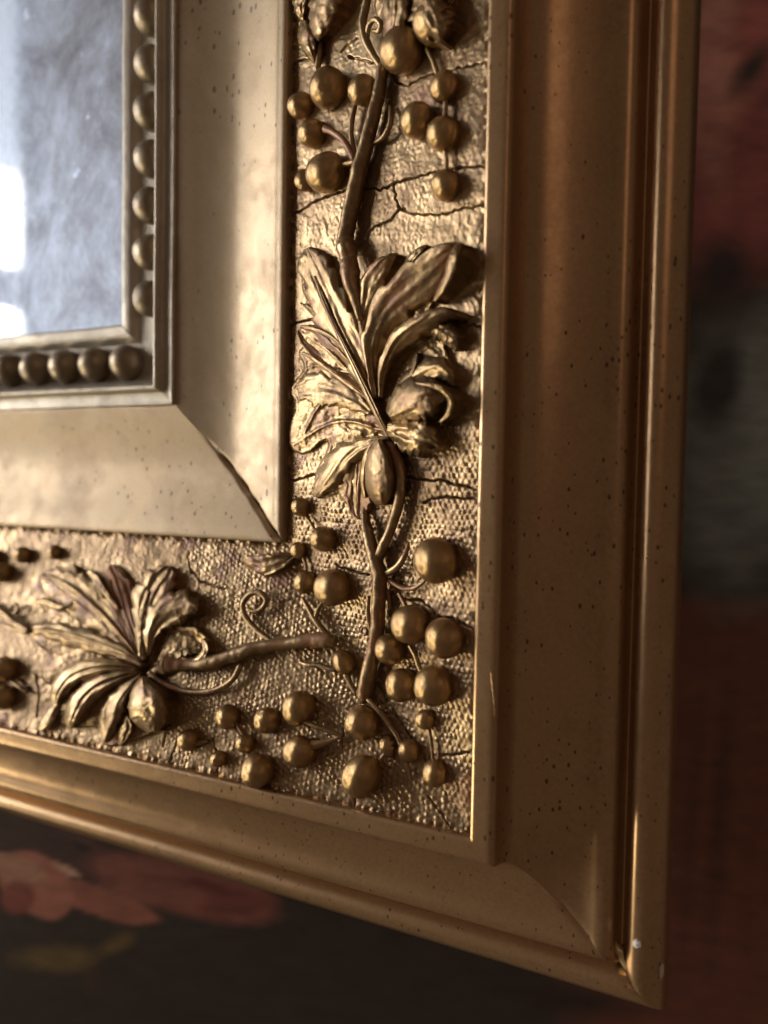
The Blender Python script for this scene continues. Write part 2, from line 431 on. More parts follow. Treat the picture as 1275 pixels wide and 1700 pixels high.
PANELS = {}
for right in (True, False):
    O, es, et, N = PAN[right]
    s = np.linspace(0, SMAX, 285)
    u = U4 + s * CT
    tt = stepped(-U5, ZE, .066, .00016, .0007) if right else stepped(U5, XE, -.045, .00016, .0007)
    w = (tt - tt[0]) / (tt[-1] - tt[0])
    S, W = np.meshgrid(s, w, indexing='ij'); Ug = U4 + S * CT
    T = (-Ug + (ZE + Ug) * W) if right else (Ug + (XE - Ug) * W)
    B0 = O + S[..., None] * es + T[..., None] * et
    px, py, dep = project(B0)
    sx, ty = S * 1000, T * 1000
    o_ = 0 if right else 400
    h = .22 * fbm(sx / 11 + o_, ty / 11, 5) + .10 * fbm(sx / 2.2 + o_, ty / 2.2, 6)
    # punched ground: rows of small beads, worn and clogged in places
    q = 1.10
    ax, ay = sx + .30 * vnoise(sx / 2.1, ty / 2.1, 8), ty + .30 * vnoise(sx / 2.1 + 9, ty / 2.1, 9)
    TJ = np.random.RandomState(77).uniform(-1, 1, (256, 256, 3))
    hexp = np.zeros(ax.shape); jy = np.floor(ay / (q * .87)).astype(int)
    for dj in (-1, 0, 1):
        J = jy + dj; shf = .5 * (J & 1); ix = np.floor(ax / q - shf).astype(int)
        for di in (-1, 0, 1):
            I = ix + di; r3 = TJ[I & 255, J & 255]
            d2 = (ax - (I + .5 + shf + .11 * r3[..., 0]) * q) ** 2 + (ay - (J + .5 + .11 * r3[..., 1]) * q * .87) ** 2
            hexp = np.maximum(hexp, np.clip(.75 + .55 * r3[..., 2], .1, 1.3) * np.exp(-d2 / (.36 * q) ** 2))
    low = np.clip((py - 560) / 230, 0, 1) * np.clip((px - 230) / 160, 0.12, 1)
    worn = np.clip(.62 + 1.5 * fbm(sx / 5 + o_, ty / 5, 12), .05, 1.2) * (.8 + .5 * vnoise(sx / 1.3, ty / 1.3, 13))
    worn = worn * (1 - .35 * low) + .40 * low
    h += (hexp - .4) * .33 * worn * (.22 + .78 * low)
    # coarse crusty lumps on the upper, more worn stretch
    lum = vnoise(sx / .9 + o_, ty / 1.1, 15)
    h += .085 * np.clip(lum, -.2, 1) * np.clip(.30 + 1.6 * fbm(sx / 9 + 4 + o_, ty / 9, 14), 0, 1) * (1 - .6 * low)
    h += .025 * vnoise(sx / .42, ty / .42, 16)
    # ground crumbles where it meets the mouldings
    ed = np.minimum(sx, SMAX * 1000 - sx)
    h += np.exp(-(ed / .8) ** 2) * (.55 * vnoise(ty / .8, sx / 1.2, 18) - .25)
    wx = px + 2.2 * vnoise(px / 7, py / 7, 20); wy = py + 2.2 * vnoise(px / 7 + 31, py / 7, 21)
    for line, k in CRACKS:
        L = np.array(line)
        m0 = (wx > L[:, 0].min() - 12) & (wx < L[:, 0].max() + 12) & (wy > L[:, 1].min() - 12) & (wy < L[:, 1].max() + 12)
        if not m0.any(): continue
        X = wx[m0]; Y = wy[m0]; D = np.full(X.shape, 1e9)
        for a, b in zip(L[:-1], L[1:]):
            ab = b - a; tq = np.clip(((X - a[0]) * ab[0] + (Y - a[1]) * ab[1]) / (ab @ ab), 0, 1)
            D = np.minimum(D, np.hypot(X - a[0] - tq * ab[0], Y - a[1] - tq * ab[1]))
        h[m0] += k * (.03 * np.exp(-(D / 5) ** 2) - 1.15 * np.exp(-(D / 1.05) ** 2))
    V = B0 + (h / 1000)[..., None] * N
    PANELS[right] = obj('ornament_ground', V, grid_faces(V.shape[0], V.shape[1], flip=not right), M_PANEL, ROOT)

# ------------------------------------------------------------------ relief builders (picture px for outline, mm for relief height)
def lobe(pts, right, dome=.8, trough=0, tilt=0, rib=0, stri=.10, scal=.07, ns=44, nv=27, seed=0, sfreq=5, nveins=0, curl=0):
    """one leaf lobe. pts: (px, py, half width px, height mm) from base to tip. returns verts, faces"""
    if max(p_[2] for p_ in pts) > 13 and scal > .045:
        scal = min(.26, scal * 1.7); sfreq = sfreq + 2
        if not nveins: nveins = 4
        dome = dome * .8 if dome > 0 else dome
    C = catmull(pts, ns)
    cx, cy, hw, n0 = C.T
    hw = np.maximum(hw, .8)
    tx, ty = np.gradient(cx), np.gradient(cy); L = np.hypot(tx, ty) + 1e-9; tx /= L; ty /= L
    nx, ny = -ty, tx
    a = np.linspace(0, 1, ns)[:, None]
    v = np.sin(np.linspace(-1, 1, nv) * math.pi / 2)[None, :] * .5 + np.linspace(-1, 1, nv)[None, :] * .5
    side = np.where(v < 0, 0., 40.)
    HW = hw[:, None] * (1 + scal * np.abs(v) * (1.3 * ((a * sfreq + .37 * np.sign(v) + .25 * vnoise(a * 5 + side, a * 0 + seed, 29)) % 1.0) - .65 + .7 * vnoise(a * 9 + side, a * 0 + seed, 30)))
    px = cx[:, None] + nx[:, None] * HW * v; py = cy[:, None] + ny[:, None] * HW * v
    env = np.minimum(1, hw / 12)[:, None]
    n = n0[:, None] + env * (.8 * dome * (1 - v * v) + trough * v * v + tilt * v + curl * a ** 3 * (1 - .3 * v * v))
    n = n + rib * np.exp(-(v / .11) ** 2) * (1 - .6 * a) - .35 * rib * np.exp(-((np.abs(v) - .25) / .12) ** 2) * env
    n = n + stri * vnoise(v * 3 + .7 * a + seed * 3.7, a * 3.5 + seed, 31) * env * 1.3 + stri * .15 * vnoise(v * 8 + seed, a * 9, 32) * env
    if nveins:
        n = n + .15 * env * np.cos((a * nveins * 2 - np.abs(v) * 1.6) * math.pi) * np.abs(v) * (1 - np.abs(v) ** 3)
    n = n + .07 * vnoise(px / 5.5, py / 5.5, 35) + .035 * vnoise(px / 2.6, py / 2.6, 36)
    n = n - (.35 + .3 * np.maximum(dome, .2)) * np.abs(v) ** 8
    P = on_panel(px, py, np.maximum(n, .05), right)
    N = PAN[right][3]
    # rounded flank down into the ground
    def drop(E, nE, f, push):
        return E - N * ((nE + .5) * f / 1000)[:, None] + push
    e0 = P[:, 0]; e1 = P[:, -1]; o0 = e0 - P[:, 1]; o1 = e1 - P[:, -2]
    o0 = o0 / (np.linalg.norm(o0, axis=1)[:, None] + 1e-9); o1 = o1 / (np.linalg.norm(o1, axis=1)[:, None] + 1e-9)
    n_e0 = np.maximum(n[:, 0], .05); n_e1 = np.maximum(n[:, -1], .05)
    s0a, s0b = drop(e0, n_e0, .45, o0 * .00012), drop(e0, n_e0, 1, o0 * .00002)
    s1a, s1b = drop(e1, n_e1, .45, o1 * .00012), drop(e1, n_e1, 1, o1 * .00002)
    G = np.concatenate([s0b[:, None], s0a[:, None], P, s1a[:, None], s1b[:, None]], 1)
    cap0 = G[:1] - N * .0030; cap1 = G[-1:] - N * (np.max(n[-1]) + .6) / 1000
    G = np.concatenate([cap0, G, cap1], 0)
    return G.reshape(-1, 3), grid_faces(G.shape[0], G.shape[1])

def leaf_field(outline, veins, right, H=1.0, seed=0, und=.35, step=1.5, edge=9):
    """low relief leaf blade: outline and veins in picture px, heights in mm"""
    O_ = chaikin(np.vstack([outline, outline[:1]]), 1)
    x = np.arange(O_[:, 0].min() - 6, O_[:, 0].max() + 6, step); y = np.arange(O_[:, 1].min() - 6, O_[:, 1].max() + 6, step)
    X, Y = np.meshgrid(x, y, indexing='ij'); X = X.ravel(); Y = Y.ravel()
    D = np.full(X.shape, 1e9); ins = np.zeros(X.shape, bool)
    for a, b in zip(O_[:-1], O_[1:]):
        ab = b - a; t_ = np.clip(((X - a[0]) * ab[0] + (Y - a[1]) * ab[1]) / (ab @ ab + 1e-9), 0, 1)
        D = np.minimum(D, np.hypot(X - a[0] - t_ * ab[0], Y - a[1] - t_ * ab[1]))
        c_ = (a[1] > Y) != (b[1] > Y)
        ins ^= c_ & (X < (b[0] - a[0]) * (Y - a[1]) / (b[1] - a[1] + 1e-12) + a[0])
    D = np.where(ins, D, -D)
    n = H * (1 - np.exp(-np.maximum(D, 0) / edge)) + .35 * np.exp(-((D - 4) / 3.5) ** 2) + np.minimum(D, 3) * .16 - .35
    n = n + und * fbm(X / 24 + seed, Y / 24, 61) * np.clip(D / 8, 0, 1) + .07 * vnoise(X / 5.5, Y / 5.5, 62) + .04 * vnoise(X / 2.6, Y / 2.6, 63)
    for line, w_, hh in veins:
        Lp = catmull(line, 14); d_ = np.full(X.shape, 1e9); fade = np.zeros(X.shape)
        for k_, (a, b) in enumerate(zip(Lp[:-1], Lp[1:])):
            ab = b - a; t_ = np.clip(((X - a[0]) * ab[0] + (Y - a[1]) * ab[1]) / (ab @ ab + 1e-9), 0, 1)
            dd = np.hypot(X - a[0] - t_ * ab[0], Y - a[1] - t_ * ab[1])
            fade = np.where(dd < d_, 1 - .6 * (k_ + t_) / 13, fade); d_ = np.minimum(d_, dd)
        m_ = np.clip(D / 4, 0, 1) * fade
        n = n + m_ * (hh * .8 * np.exp(-(d_ / w_) ** 2) - .4 * hh * np.exp(-((d_ - 3 * w_) / (2 * w_)) ** 2))
    n = np.where(D < -3, -.8, n)
    P = on_panel(X, Y, n, right)
    f_ = grid_faces(len(x), len(y))
    f_ = f_[(D[f_] > -4.5).any(1)]
    use = np.unique(f_); mp_ = np.zeros(len(X), int); mp_[use] = np.arange(len(use))
    return P[use], mp_[f_]

def leaf_part(name, parent_mat, specs):
    """a leaf: an empty-free part whose lobes are its sub-parts; first lobe carries the others"""
    first = None
    for i, (mat, kw) in enumerate(specs):
        Vv, Fv = leaf_field(**kw) if 'outline' in kw else lobe(seed=i * 3 + len(specs), **kw)
        if first is None:
            first = obj(name, Vv, Fv, mat or parent_mat, ROOT)
        else:
            o = obj('leaf_lobe', Vv, Fv, mat or parent_mat, first)
            o.location = Vector(o.location) - Vector(first.location)
    return first

def tube(name, pts, mat, parent, right=None, n=None, seg=14, flat=1.0, lump=.05, seed=0):
    """pts: (px, py, radius px, centre height mm)"""
    P0 = np.array(pts, float)
    if right is None: right = which(P0[:, 0].mean(), P0[:, 1].mean())
    n = n or max(14, int(np.sum(np.hypot(*np.diff(P0[:, :2], axis=0).T)) / 3.5))
    C = catmull(P0, n)
    Q = on_panel(C[:, 0], C[:, 1], C[:, 3], right)
    dep = project(Q)[2]
    r = np.maximum(C[:, 2], .6) * dep / F_PX
    T = np.gradient(Q, axis=0); T /= np.linalg.norm(T, axis=1)[:, None]
    N = PAN[right][3]
    Bn = np.cross(T, N); Bn /= np.linalg.norm(Bn, axis=1)[:, None]; Nn = np.cross(Bn, T)
    th = np.linspace(0, 2 * math.pi, seg, endpoint=False)
    s = np.linspace(0, 1, n)[:, None] * n / 5
    rr = r[:, None] * (1 + lump * vnoise(s + seed, th[None, :] * 1.3 + seed, 33) + lump * vnoise(s * 2.4 + seed, np.cos(th)[None, :] * 2, 34))
    G = Q[:, None] + rr[..., None] * (np.cos(th)[None, :, None] * Bn[:, None] + flat * np.sin(th)[None, :, None] * Nn[:, None])
    e0 = np.repeat((Q[0] - T[0] * r[0] * .5)[None, None], seg, 1); e1 = np.repeat((Q[-1] + T[-1] * r[-1] * .5)[None, None], seg, 1)
    r0 = (G[:1] + e0) / 2 - T[0] * r[0] * .2; r1 = (G[-1:] + e1) / 2 + T[-1] * r[-1] * .2
    G = np.concatenate([e0, r0, G, r1, e1], 0)
    o = obj(name, G, grid_faces(G.shape[0], seg, True), mat, parent)
    if parent is not None and parent is not ROOT:
        o.location = Vector(o.location) - Vector(parent.location)
    return o

GRAPES = []
for kk in range(6):
    th = np.linspace(0, math.pi, 33)[:, None]; ph = np.linspace(0, 2 * math.pi, 56, endpoint=False)[None, :]
    D = np.stack([np.sin(th) * np.cos(ph), np.sin(th) * np.sin(ph), np.cos(th) + 0 * ph], -1).reshape(-1, 3)
    rad_ = 1 + .046 * np.sin(D[:, 0] * 2.3 + kk * 1.7 + D[:, 2]) * np.cos(D[:, 1] * 2.1 + kk) + .012 * np.sin(D[:, 2] * 4.1 + D[:, 1] * 3 + kk * 2.1) + .014 * fbm(D[:, 0] * 6 + D[:, 2] * 3, D[:, 1] * 6 - D[:, 2] * 4, 50 + kk)
    rad_ = rad_ - .06 * np.exp(-((D[:, 2] - 1) / .02) ** 2)
    me = mesh_from('grape', D * rad_[:, None], grid_faces(33, 56, True, True))
    GRAPES.append(me)

def bunch(specs, stalks, right=None, mat=None):
    """grapes (px, py, radius px, [stretch, angle deg]) that share a stalk; the stalk carries the grapes"""
    holder = None
    for i, st in enumerate(stalks):
        o = tube('grape_stalk', st, M_ORN, holder or ROOT, right=right, seed=i)
        holder = holder or o
    for i, g in enumerate(specs):
        px, py, r = g[0], g[1], g[2] * 1.10
        rt = which(px, py) if right is None else right
        s0 = on_panel(np.array([px]), np.array([py]), np.array([0.]), rt)[0]
        rw = r * project(s0)[2] / F_PX * 1.02
        lift = g[5] if len(g) > 5 else .45
        c = on_panel(np.array([px]), np.array([py]), np.array([rw * 1000 * lift]), rt)[0]
        rw = r * project(c)[2] / F_PX
        me = GRAPES[(i * 5 + int(px)) % 6]
        if not me.materials: me.materials.append(M_GRAPE)
        o = bpy.data.objects.new('grape', me); COL.objects.link(o)
        o.parent = holder
        st_ = g[3] if len(g) > 3 else 1.0
        ang = math.radians(g[4]) if len(g) > 4 else 0
        O, es, et, N = PAN[rt]
        if st_ != 1.0:      # stretched berry lying in the ground plane, long axis at ang in the picture
            a = on_panel(np.array([px + 5 * math.cos(ang)]), np.array([py + 5 * math.sin(ang)]), np.array([0.]), rt)[0] - s0
            a = Vector(a).normalized()
        else:
            a = Vector((random.uniform(-1, 1), random.uniform(-1, 1), random.uniform(-1, 1))).normalized()
        q = a.to_track_quat('Z', 'Y')
        o.location = Vector(c) - Vector(holder.location)
        o.rotation_mode = 'QUATERNION'; o.rotation_quaternion = q
        o.scale = (rw, rw * random.uniform(.90, 1.04), rw * st_ * random.uniform(.94, 1.06))
    return holder

def L(pts, right, mat=None, **kw):
    return (mat, dict(pts=pts, right=right, **kw))

# ------------------------------------------------------------------ vine on the upright rail
R_ = True
tube('vine_stem', [(637, 108, 9, 1.3), (630, 150, 10, 1.6), (623, 182, 10.5, 1.7), (609, 235, 11.5, 1.8), (595, 290, 13, 1.8), (583, 345, 13, 1.8), (574, 392, 13, 1.9), (572, 405, 14, 2.0)], M_ORN, ROOT, R_, flat=1.15)
tube('leaf_stalk', [(574, 402, 15, 2.2), (577, 416, 16, 2.6), (579, 432, 13, 2.7), (581, 450, 16, 3.0), (585, 472, 13, 3.0), (592, 498, 10, 2.6), (599, 530, 6, 2.4)], M_ORN, ROOT, R_, flat=1.1, lump=.08)

leaf_part('vine_leaf', M_ORN, [
    (None, dict(outline=np.array(c2([(160, 190), (205, 148), (248, 172), (262, 148), (305, 200), (330, 285), (400, 400), (440, 500), (470, 400), (515, 270), (560, 225), (625, 215), (640, 240), (690, 178), (705, 240), (760, 160), (890, 122), (945, 135), (930, 220), (905, 300), (870, 345), (815, 415), (790, 468), (850, 450), (912, 470), (900, 545), (862, 605), (905, 700), (932, 765), (905, 800), (925, 870), (900, 950), (850, 1000), (862, 1065), (830, 1130), (770, 1165), (690, 1140), (625, 1090), (640, 1250), (615, 1370), (560, 1390), (505, 1330), (480, 1440), (445, 1465), (400, 1395), (350, 1345), (335, 1280), (255, 1325), (228, 1240), (305, 1110), (292, 1068), (205, 1155), (108, 1122), (112, 1000), (150, 905), (108, 835), (160, 765), (190, 725), (150, 650), (190, 612), (150, 540), (205, 512), (265, 520), (225, 478), (148, 398), (205, 425), (168, 335), (190, 310), (150, 250)])),
                veins=[(c2([(590, 1065), (505, 860), (400, 650), (310, 470), (205, 180)]), 3.6, .85), (c2([(500, 850), (400, 740), (300, 640), (165, 550)]), 2.6, .4),
                       (c2([(530, 920), (400, 868), (270, 900), (185, 1045)]), 2.4, .7), (c2([(570, 1030), (420, 985), (300, 1000), (130, 1100)]), 2.6, .55), (c2([(460, 760), (330, 735), (220, 720), (115, 835)]), 2.2, .4),
                       (c2([(380, 610), (290, 440), (230, 330), (165, 260)]), 2.2, .5), (c2([(360, 570), (330, 430), (300, 320), (262, 160)]), 2.2, .5), (c2([(320, 500), (250, 460), (160, 400)]), 2.0, .5),
                       (c2([(585, 1060), (470, 1090), (440, 1200), (440, 1440)]), 2.4, .6), (c2([(480, 1075), (360, 1140), (250, 1300)]), 2.6, .5), (c2([(480, 880), (330, 820), (230, 800)]), 2.0, .35)],
                right=R_, H=1.1, und=.30)),
    # upper left broad lobe and the double main rib
    L([(622, 672, 8, 1.6), (596, 606, 22, 1.6), (568, 548, 30, 1.6), (546, 498, 32, 1.6), (527, 455, 28, 1.7), (515, 426, 19, 1.5), (509, 412, 6, 1.0)], R_, dome=.35, rib=.2, tilt=.15, stri=.16, scal=.14, sfreq=5, ns=60, nv=37),
    L([(646, 728, 4, 2.6), (628, 690, 5.5, 2.9), (608, 648, 6, 2.8), (586, 602, 6, 2.5), (561, 552, 5, 2.3), (540, 505, 4, 2.2), (522, 458, 2, 1.9)], R_, dome=.7, rib=-.6, stri=.25, scal=.10),
    # smooth shoulder of the lower left fan
    L([(616, 684, 6, 1.4), (585, 664, 18, 1.6), (552, 648, 26, 1.5), (520, 644, 28, 1.2), (494, 650, 16, .9)], R_, dome=.5, tilt=-.3, stri=.2, scal=.12, sfreq=5),
    # dark inner lobe
    L([(603, 560, 6, 1.6), (606, 520, 13, 2.0), (615, 480, 20, 2.4), (630, 450, 19, 2.6), (648, 430, 10, 2.4), (658, 422, 3, 1.6)], R_, dome=.5, tilt=-.8, stri=.1, scal=.05),
    # big upper right lobe with rolled tip
    L([(625, 660, 7, 2.0), (618, 600, 15, 2.4), (624, 556, 24, 2.8), (644, 515, 33, 3.0), (676, 484, 38, 3.2), (712, 455, 34, 3.2), (742, 425, 22, 3.4), (762, 406, 5, 2.8)], R_, dome=.5, trough=.0, tilt=-1.5, rib=.15, stri=.10, scal=.10, sfreq=3, ns=60, nv=37, nveins=3),
    # its folded tip
    L([(766, 403, 3, 3.4), (757, 416, 8, 4.4), (752, 436, 10, 4.7), (746, 458, 9, 4.4), (734, 480, 7, 3.8), (721, 500, 3, 2.8)], R_, dome=1.0, stri=.1, scal=.05),
    L([(668, 455, 3, 2.0), (682, 430, 7, 2.6), (700, 413, 5, 2.6), (711, 408, 2, 1.8)], R_, dome=.9, scal=.0),
    L([(690, 440, 4, 2.8), (712, 424, 9, 3.2), (736, 412, 9, 3.2), (758, 404, 3, 2.4)], R_, dome=.8, scal=.1),
    # right lobe arching over the hollow
    L([(633, 660, 5, 2.2), (636, 620, 10, 3.0), (652, 580, 15, 3.8), (678, 553, 19, 4.4), (708, 535, 18, 4.6), (735, 523, 15, 4.2), (756, 524, 6, 3.2)], R_, dome=1.0, tilt=-1.2, stri=.14, scal=.10, sfreq=4),
    L([(700, 540, 6, 2.5), (728, 545, 16, 3.0), (748, 560, 14, 2.6), (758, 580, 5, 1.6)], R_, dome=1.0, stri=.15, scal=.12),
    # small stalk inside the hollow
    L([(692, 586, 3, 2.4), (690, 602, 4, 2.9), (683, 620, 4, 2.9), (668, 638, 3, 2.4)], R_, dome=1.0, scal=.0),
    L([(660, 650, 10, 1.8), (690, 625, 18, 2.2), (722, 612, 20, 2.6), (744, 625, 12, 2.2), (752, 640, 4, 1.4)], R_, dome=1.4, stri=.2, scal=.10),
    # round knob lobe with a rolled rim
    L([(645, 690, 12, 2.0), (664, 678, 28, 3.2), (688, 664, 37, 4.0), (712, 658, 36, 3.8), (732, 656, 26, 2.4), (748, 656, 9, 1.2)], R_, dome=2.4, stri=.22, scal=.05, ns=54, nv=37),
    L([(690, 636, 3, 4.6), (715, 640, 5, 5.0), (735, 648, 6, 4.8), (748, 664, 6, 4.2), (744, 686, 5, 3.6), (730, 702, 3, 2.8)], R_, dome=.9, stri=.1, scal=.0),
    # wrinkled lower right lobe
    L([(642, 712, 14, 2.0), (664, 716, 27, 2.8), (690, 724, 33, 3.2), (712, 732, 28, 2.6), (726, 742, 12, 1.6)], R_, dome=1.9, stri=.55, scal=.08, ns=54, nv=41),
    # reddish trough lobe on the left
    L([(612, 655, 5, 1.7), (588, 628, 12, 1.7), (560, 602, 17, 1.5), (532, 578, 19, 1.4), (508, 558, 15, 1.2), (496, 547, 4, .9)], R_, M_RED, dome=-.9, trough=.8, stri=.15, scal=.06),
    L([(606, 628, 2, 1.9), (580, 590, 3.4, 2.0), (552, 562, 3.6, 1.9), (522, 546, 3.4, 1.7), (498, 541, 2, 1.2)], R_, dome=.6, stri=.2, scal=.12),
    L([(612, 664, 2, 1.7), (580, 640, 3.4, 1.8), (548, 616, 3.6, 1.7), (520, 596, 3.4, 1.6), (502, 585, 2, 1.1)], R_, dome=.6, stri=.2, scal=.12),
    # lower lobes
    L([(632, 728, 6, 2.0), (596, 742, 16, 2.2), (568, 762, 22, 2.0), (545, 792, 21, 1.8), (530, 815, 12, 1.4), (524, 826, 4, .9)], R_, None, dome=1.0, rib=.2, tilt=-.3, stri=.22, scal=.12),
    L([(634, 728, 5, 2.2), (612, 750, 16, 2.0), (598, 785, 24, 1.7), (593, 820, 22, 1.5), (594, 845, 15, 1.2), (596, 862, 3, .8)], R_, M_RED, dome=-.5, trough=.5, rib=.6, stri=.16, scal=.12),
    # plump bud below the leaf
    L([(628, 730, 10, 2.2), (628, 755, 22, 3.0), (630, 785, 26, 3.2), (632, 815, 23, 2.8), (634, 838, 10, 1.6)], R_, dome=1.9, stri=.1, scal=.0, ns=44, nv=33),
    L([(642, 726, 4, 2.4), (618, 738, 5, 3.0), (606, 762, 5, 3.0), (602, 795, 5, 2.6), (606, 826, 3, 1.8)], R_, dome=.6, stri=.15, scal=.06),
])
tube('vine_stem', [(642, 730, 6, 1.5), (657, 755, 8.5, 1.7), (665, 790, 9, 1.7), (662, 835, 9, 1.6), (648, 880, 8.5, 1.6), (634, 912, 9, 1.6), (626, 930, 9, 1.5)], M_ORN, ROOT, R_)
tube('vine_stem', [(605, 838, 3, .5), (607, 862, 7, 1.2), (611, 884, 9.5, 1.5), (620, 918, 11, 1.7), (630, 955, 12, 1.9), (629, 1000, 12, 1.8), (626, 1050, 11.5, 1.8), (616, 1100, 12, 1.8), (606, 1150, 13, 1.8), (606, 1162, 9, 1.2)], M_ORN, ROOT, R_, flat=1.1, lump=.09, seed=4)
tube('leaf_spur', [(630, 955, 5, 1.2), (646, 950, 6, 1.6), (662, 938, 6, 1.6), (673, 920, 5, 1.4), (679, 900, 2, .9)], M_ORN, ROOT, R_)
tube('tendril', [(634, 958, 4, 1.0), (650, 966, 4, 1.3), (668, 976, 4, 1.3), (686, 977, 4, 1.2), (703, 966, 3.5, 1.2), (712, 955, 3, 1.2)], M_ORN, ROOT, R_)
tube('tendril', [(612, 990, 3.5, .8), (611, 1020, 4, 1.0), (616, 1045, 4, 1.0), (622, 1062, 3, .9)], M_ORN, ROOT, R_)
tube('tendril', [(604, 1042, 2.4, .6), (609, 1047, 2.4, .7), (605, 1054, 2.4, .7), (599, 1049, 2.4, .7), (603, 1042, 2.4, .6)], M_ORN, ROOT, R_)
# tendrils of the upper stem
tube('tendril', [(588, 266, 6, 1.3), (580, 248, 5.5, 1.6), (568, 231, 5.5, 1.8), (552, 219, 5.5, 1.9), (539, 214, 6, 2.0)], M_RED, ROOT, R_)
tube('tendril', [(647, 176, 2.5, .9), (649, 192, 4, 1.4), (646, 210, 4.5, 1.5), (636, 228, 4.5, 1.4), (616, 240, 4, 1.3)], M_ORN, ROOT, R_)
tube('tendril', [(592, 165, 4, 1.2), (585, 195, 4.5, 1.2), (583, 225, 4.5, 1.2), (588, 255, 5, 1.2), (594, 270, 4, 1.2)], M_ORN, ROOT, R_)
tube('tendril', [(613, -14, 6, 2.6), (607, 12, 7, 2.6), (602, 40, 7, 2.4), (608, 68, 7, 2.1), (620, 92, 6, 1.7), (634, 112, 6, 1.5)], M_ORN, ROOT, R_)
tube('tendril', [(610, 60, 4, 2.0), (612, 44, 4.5, 2.4), (622, 32, 4.5, 2.6), (632, 40, 4.5, 2.5), (628, 52, 4, 2.2), (619, 50, 3, 2.0)], M_ORN, ROOT, R_)
# leaf cut by the top of the picture
leaf_part('vine_leaf', M_ORN, [
    L([(660, -60, 20, 2.6), (656, -10, 24, 3.2), (654, 30, 22, 3.2), (650, 62, 13, 2.4), (648, 82, 4, 1.4)], R_, dome=1.2, rib=.3, tilt=-.5, stri=.15),
    L([(640, -60, 16, 2.0), (634, -10, 14, 2.4), (634, 25, 9, 2.2), (638, 50, 3, 1.6)], R_, dome=.9, stri=.15),
    L([(690, -50, 20, 2.4), (702, -5, 26, 3.2), (712, 25, 36, 3.6), (722, 50, 30, 3.0), (730, 70, 10, 1.6)], R_, dome=2.2, stri=.6, scal=.14, ns=54, nv=41),
    L([(560, -60, 22, 2.0), (545, -15, 25, 2.6), (536, 18, 24, 2.8), (530, 48, 17, 2.4), (528, 68, 5, 1.4)], R_, dome=1.9, stri=.2),
    L([(510, -40, 12, 1.6), (500, -5, 14, 1.8), (499, 20, 10, 1.6), (502, 34, 3, 1.0)], R_, dome=1.2, stri=.2),
    L([(505, 34, 6, 1.4), (509, 58, 15, 1.9), (515, 82, 13, 1.7), (522, 103, 4, 1.0)], R_, dome=1.5, stri=.2),
    L([(752, -20, 10, 1.4), (742, 2, 12, 1.9), (734, 14, 6, 1.6)], R_, dome=1.2, stri=.3),
])
bunch([(545, 148, 29), (500, 176, 20), (602, 150, 23), (519, 222, 22), (542, 287, 29, 1.12, -10), (507, 300, 17)],
      [[(533, 70, 4, 1.0), (530, 92, 5, 1.2), (527, 118, 5, 1.2)], [(560, 275, 4, 1.6), (575, 272, 4.5, 1.6), (590, 268, 5, 1.5)]], R_)
bunch([(668, 84, 35), (738, 145, 24), (692, 200, 28), (737, 223, 25), (740, 308, 24), (722, 38, 34)],
      [[(708, 80, 4, 1.4), (718, 100, 4, 1.2), (726, 122, 4, 1.2)], [(740, 168, 4, 1.2), (739, 185, 4, 1.2), (738, 200, 4, 1.2)],
       [(739, 248, 4, 1.0), (741, 268, 4, 1.0), (741, 286, 4, 1.0)], [(712, 208, 4, 1.6), (724, 204, 4, 1.6), (735, 206, 3, 1.6)]], R_)
# berries under the inner ridge near the corner
bunch([(500, 842, 15), (537, 895, 21), (496, 914, 13), (507, 966, 18), (552, 975, 28)],
      [[(502, 993, 4, .8), (512, 1010, 4.5, 1.0), (524, 1030, 5, 1.1), (540, 1052, 5.5, 1.2), (553, 1066, 6, 1.2)],
       [(536, 1000, 3, .9), (528, 1012, 4, 1.0), (524, 1026, 4, 1.0)], [(508, 858, 3, .8), (518, 872, 3, .9), (524, 884, 3, .9)], [(503, 925, 3, .7), (508, 938, 3, .8), (508, 952, 3, .8)]])
bunch([(724, 931, 35)], [[(694, 962, 4, 1.4), (704, 950, 4, 1.8), (712, 940, 4, 2.0)]], R_)
bunch([(682, 1037, 31), (739, 1060, 30), (648, 1078, 25), (667, 1138, 25), (720, 1139, 30), (706, 1195, 16), (722, 1283, 20)],
      [[(662, 985, 3.5, 1.0), (668, 995, 4, 1.2), (674, 1008, 4, 1.5)], [(680, 1072, 3.5, 1.4), (690, 1090, 4, 1.6), (696, 1108, 4, 1.6), (704, 1122, 4, 1.6)],
       [(712, 1208, 3, .9), (716, 1235, 3, .9), (719, 1262, 3.5, .9)], [(640, 975, 3, .9), (645, 990, 3.5, 1.0), (647, 1010, 3, .9)]], R_)
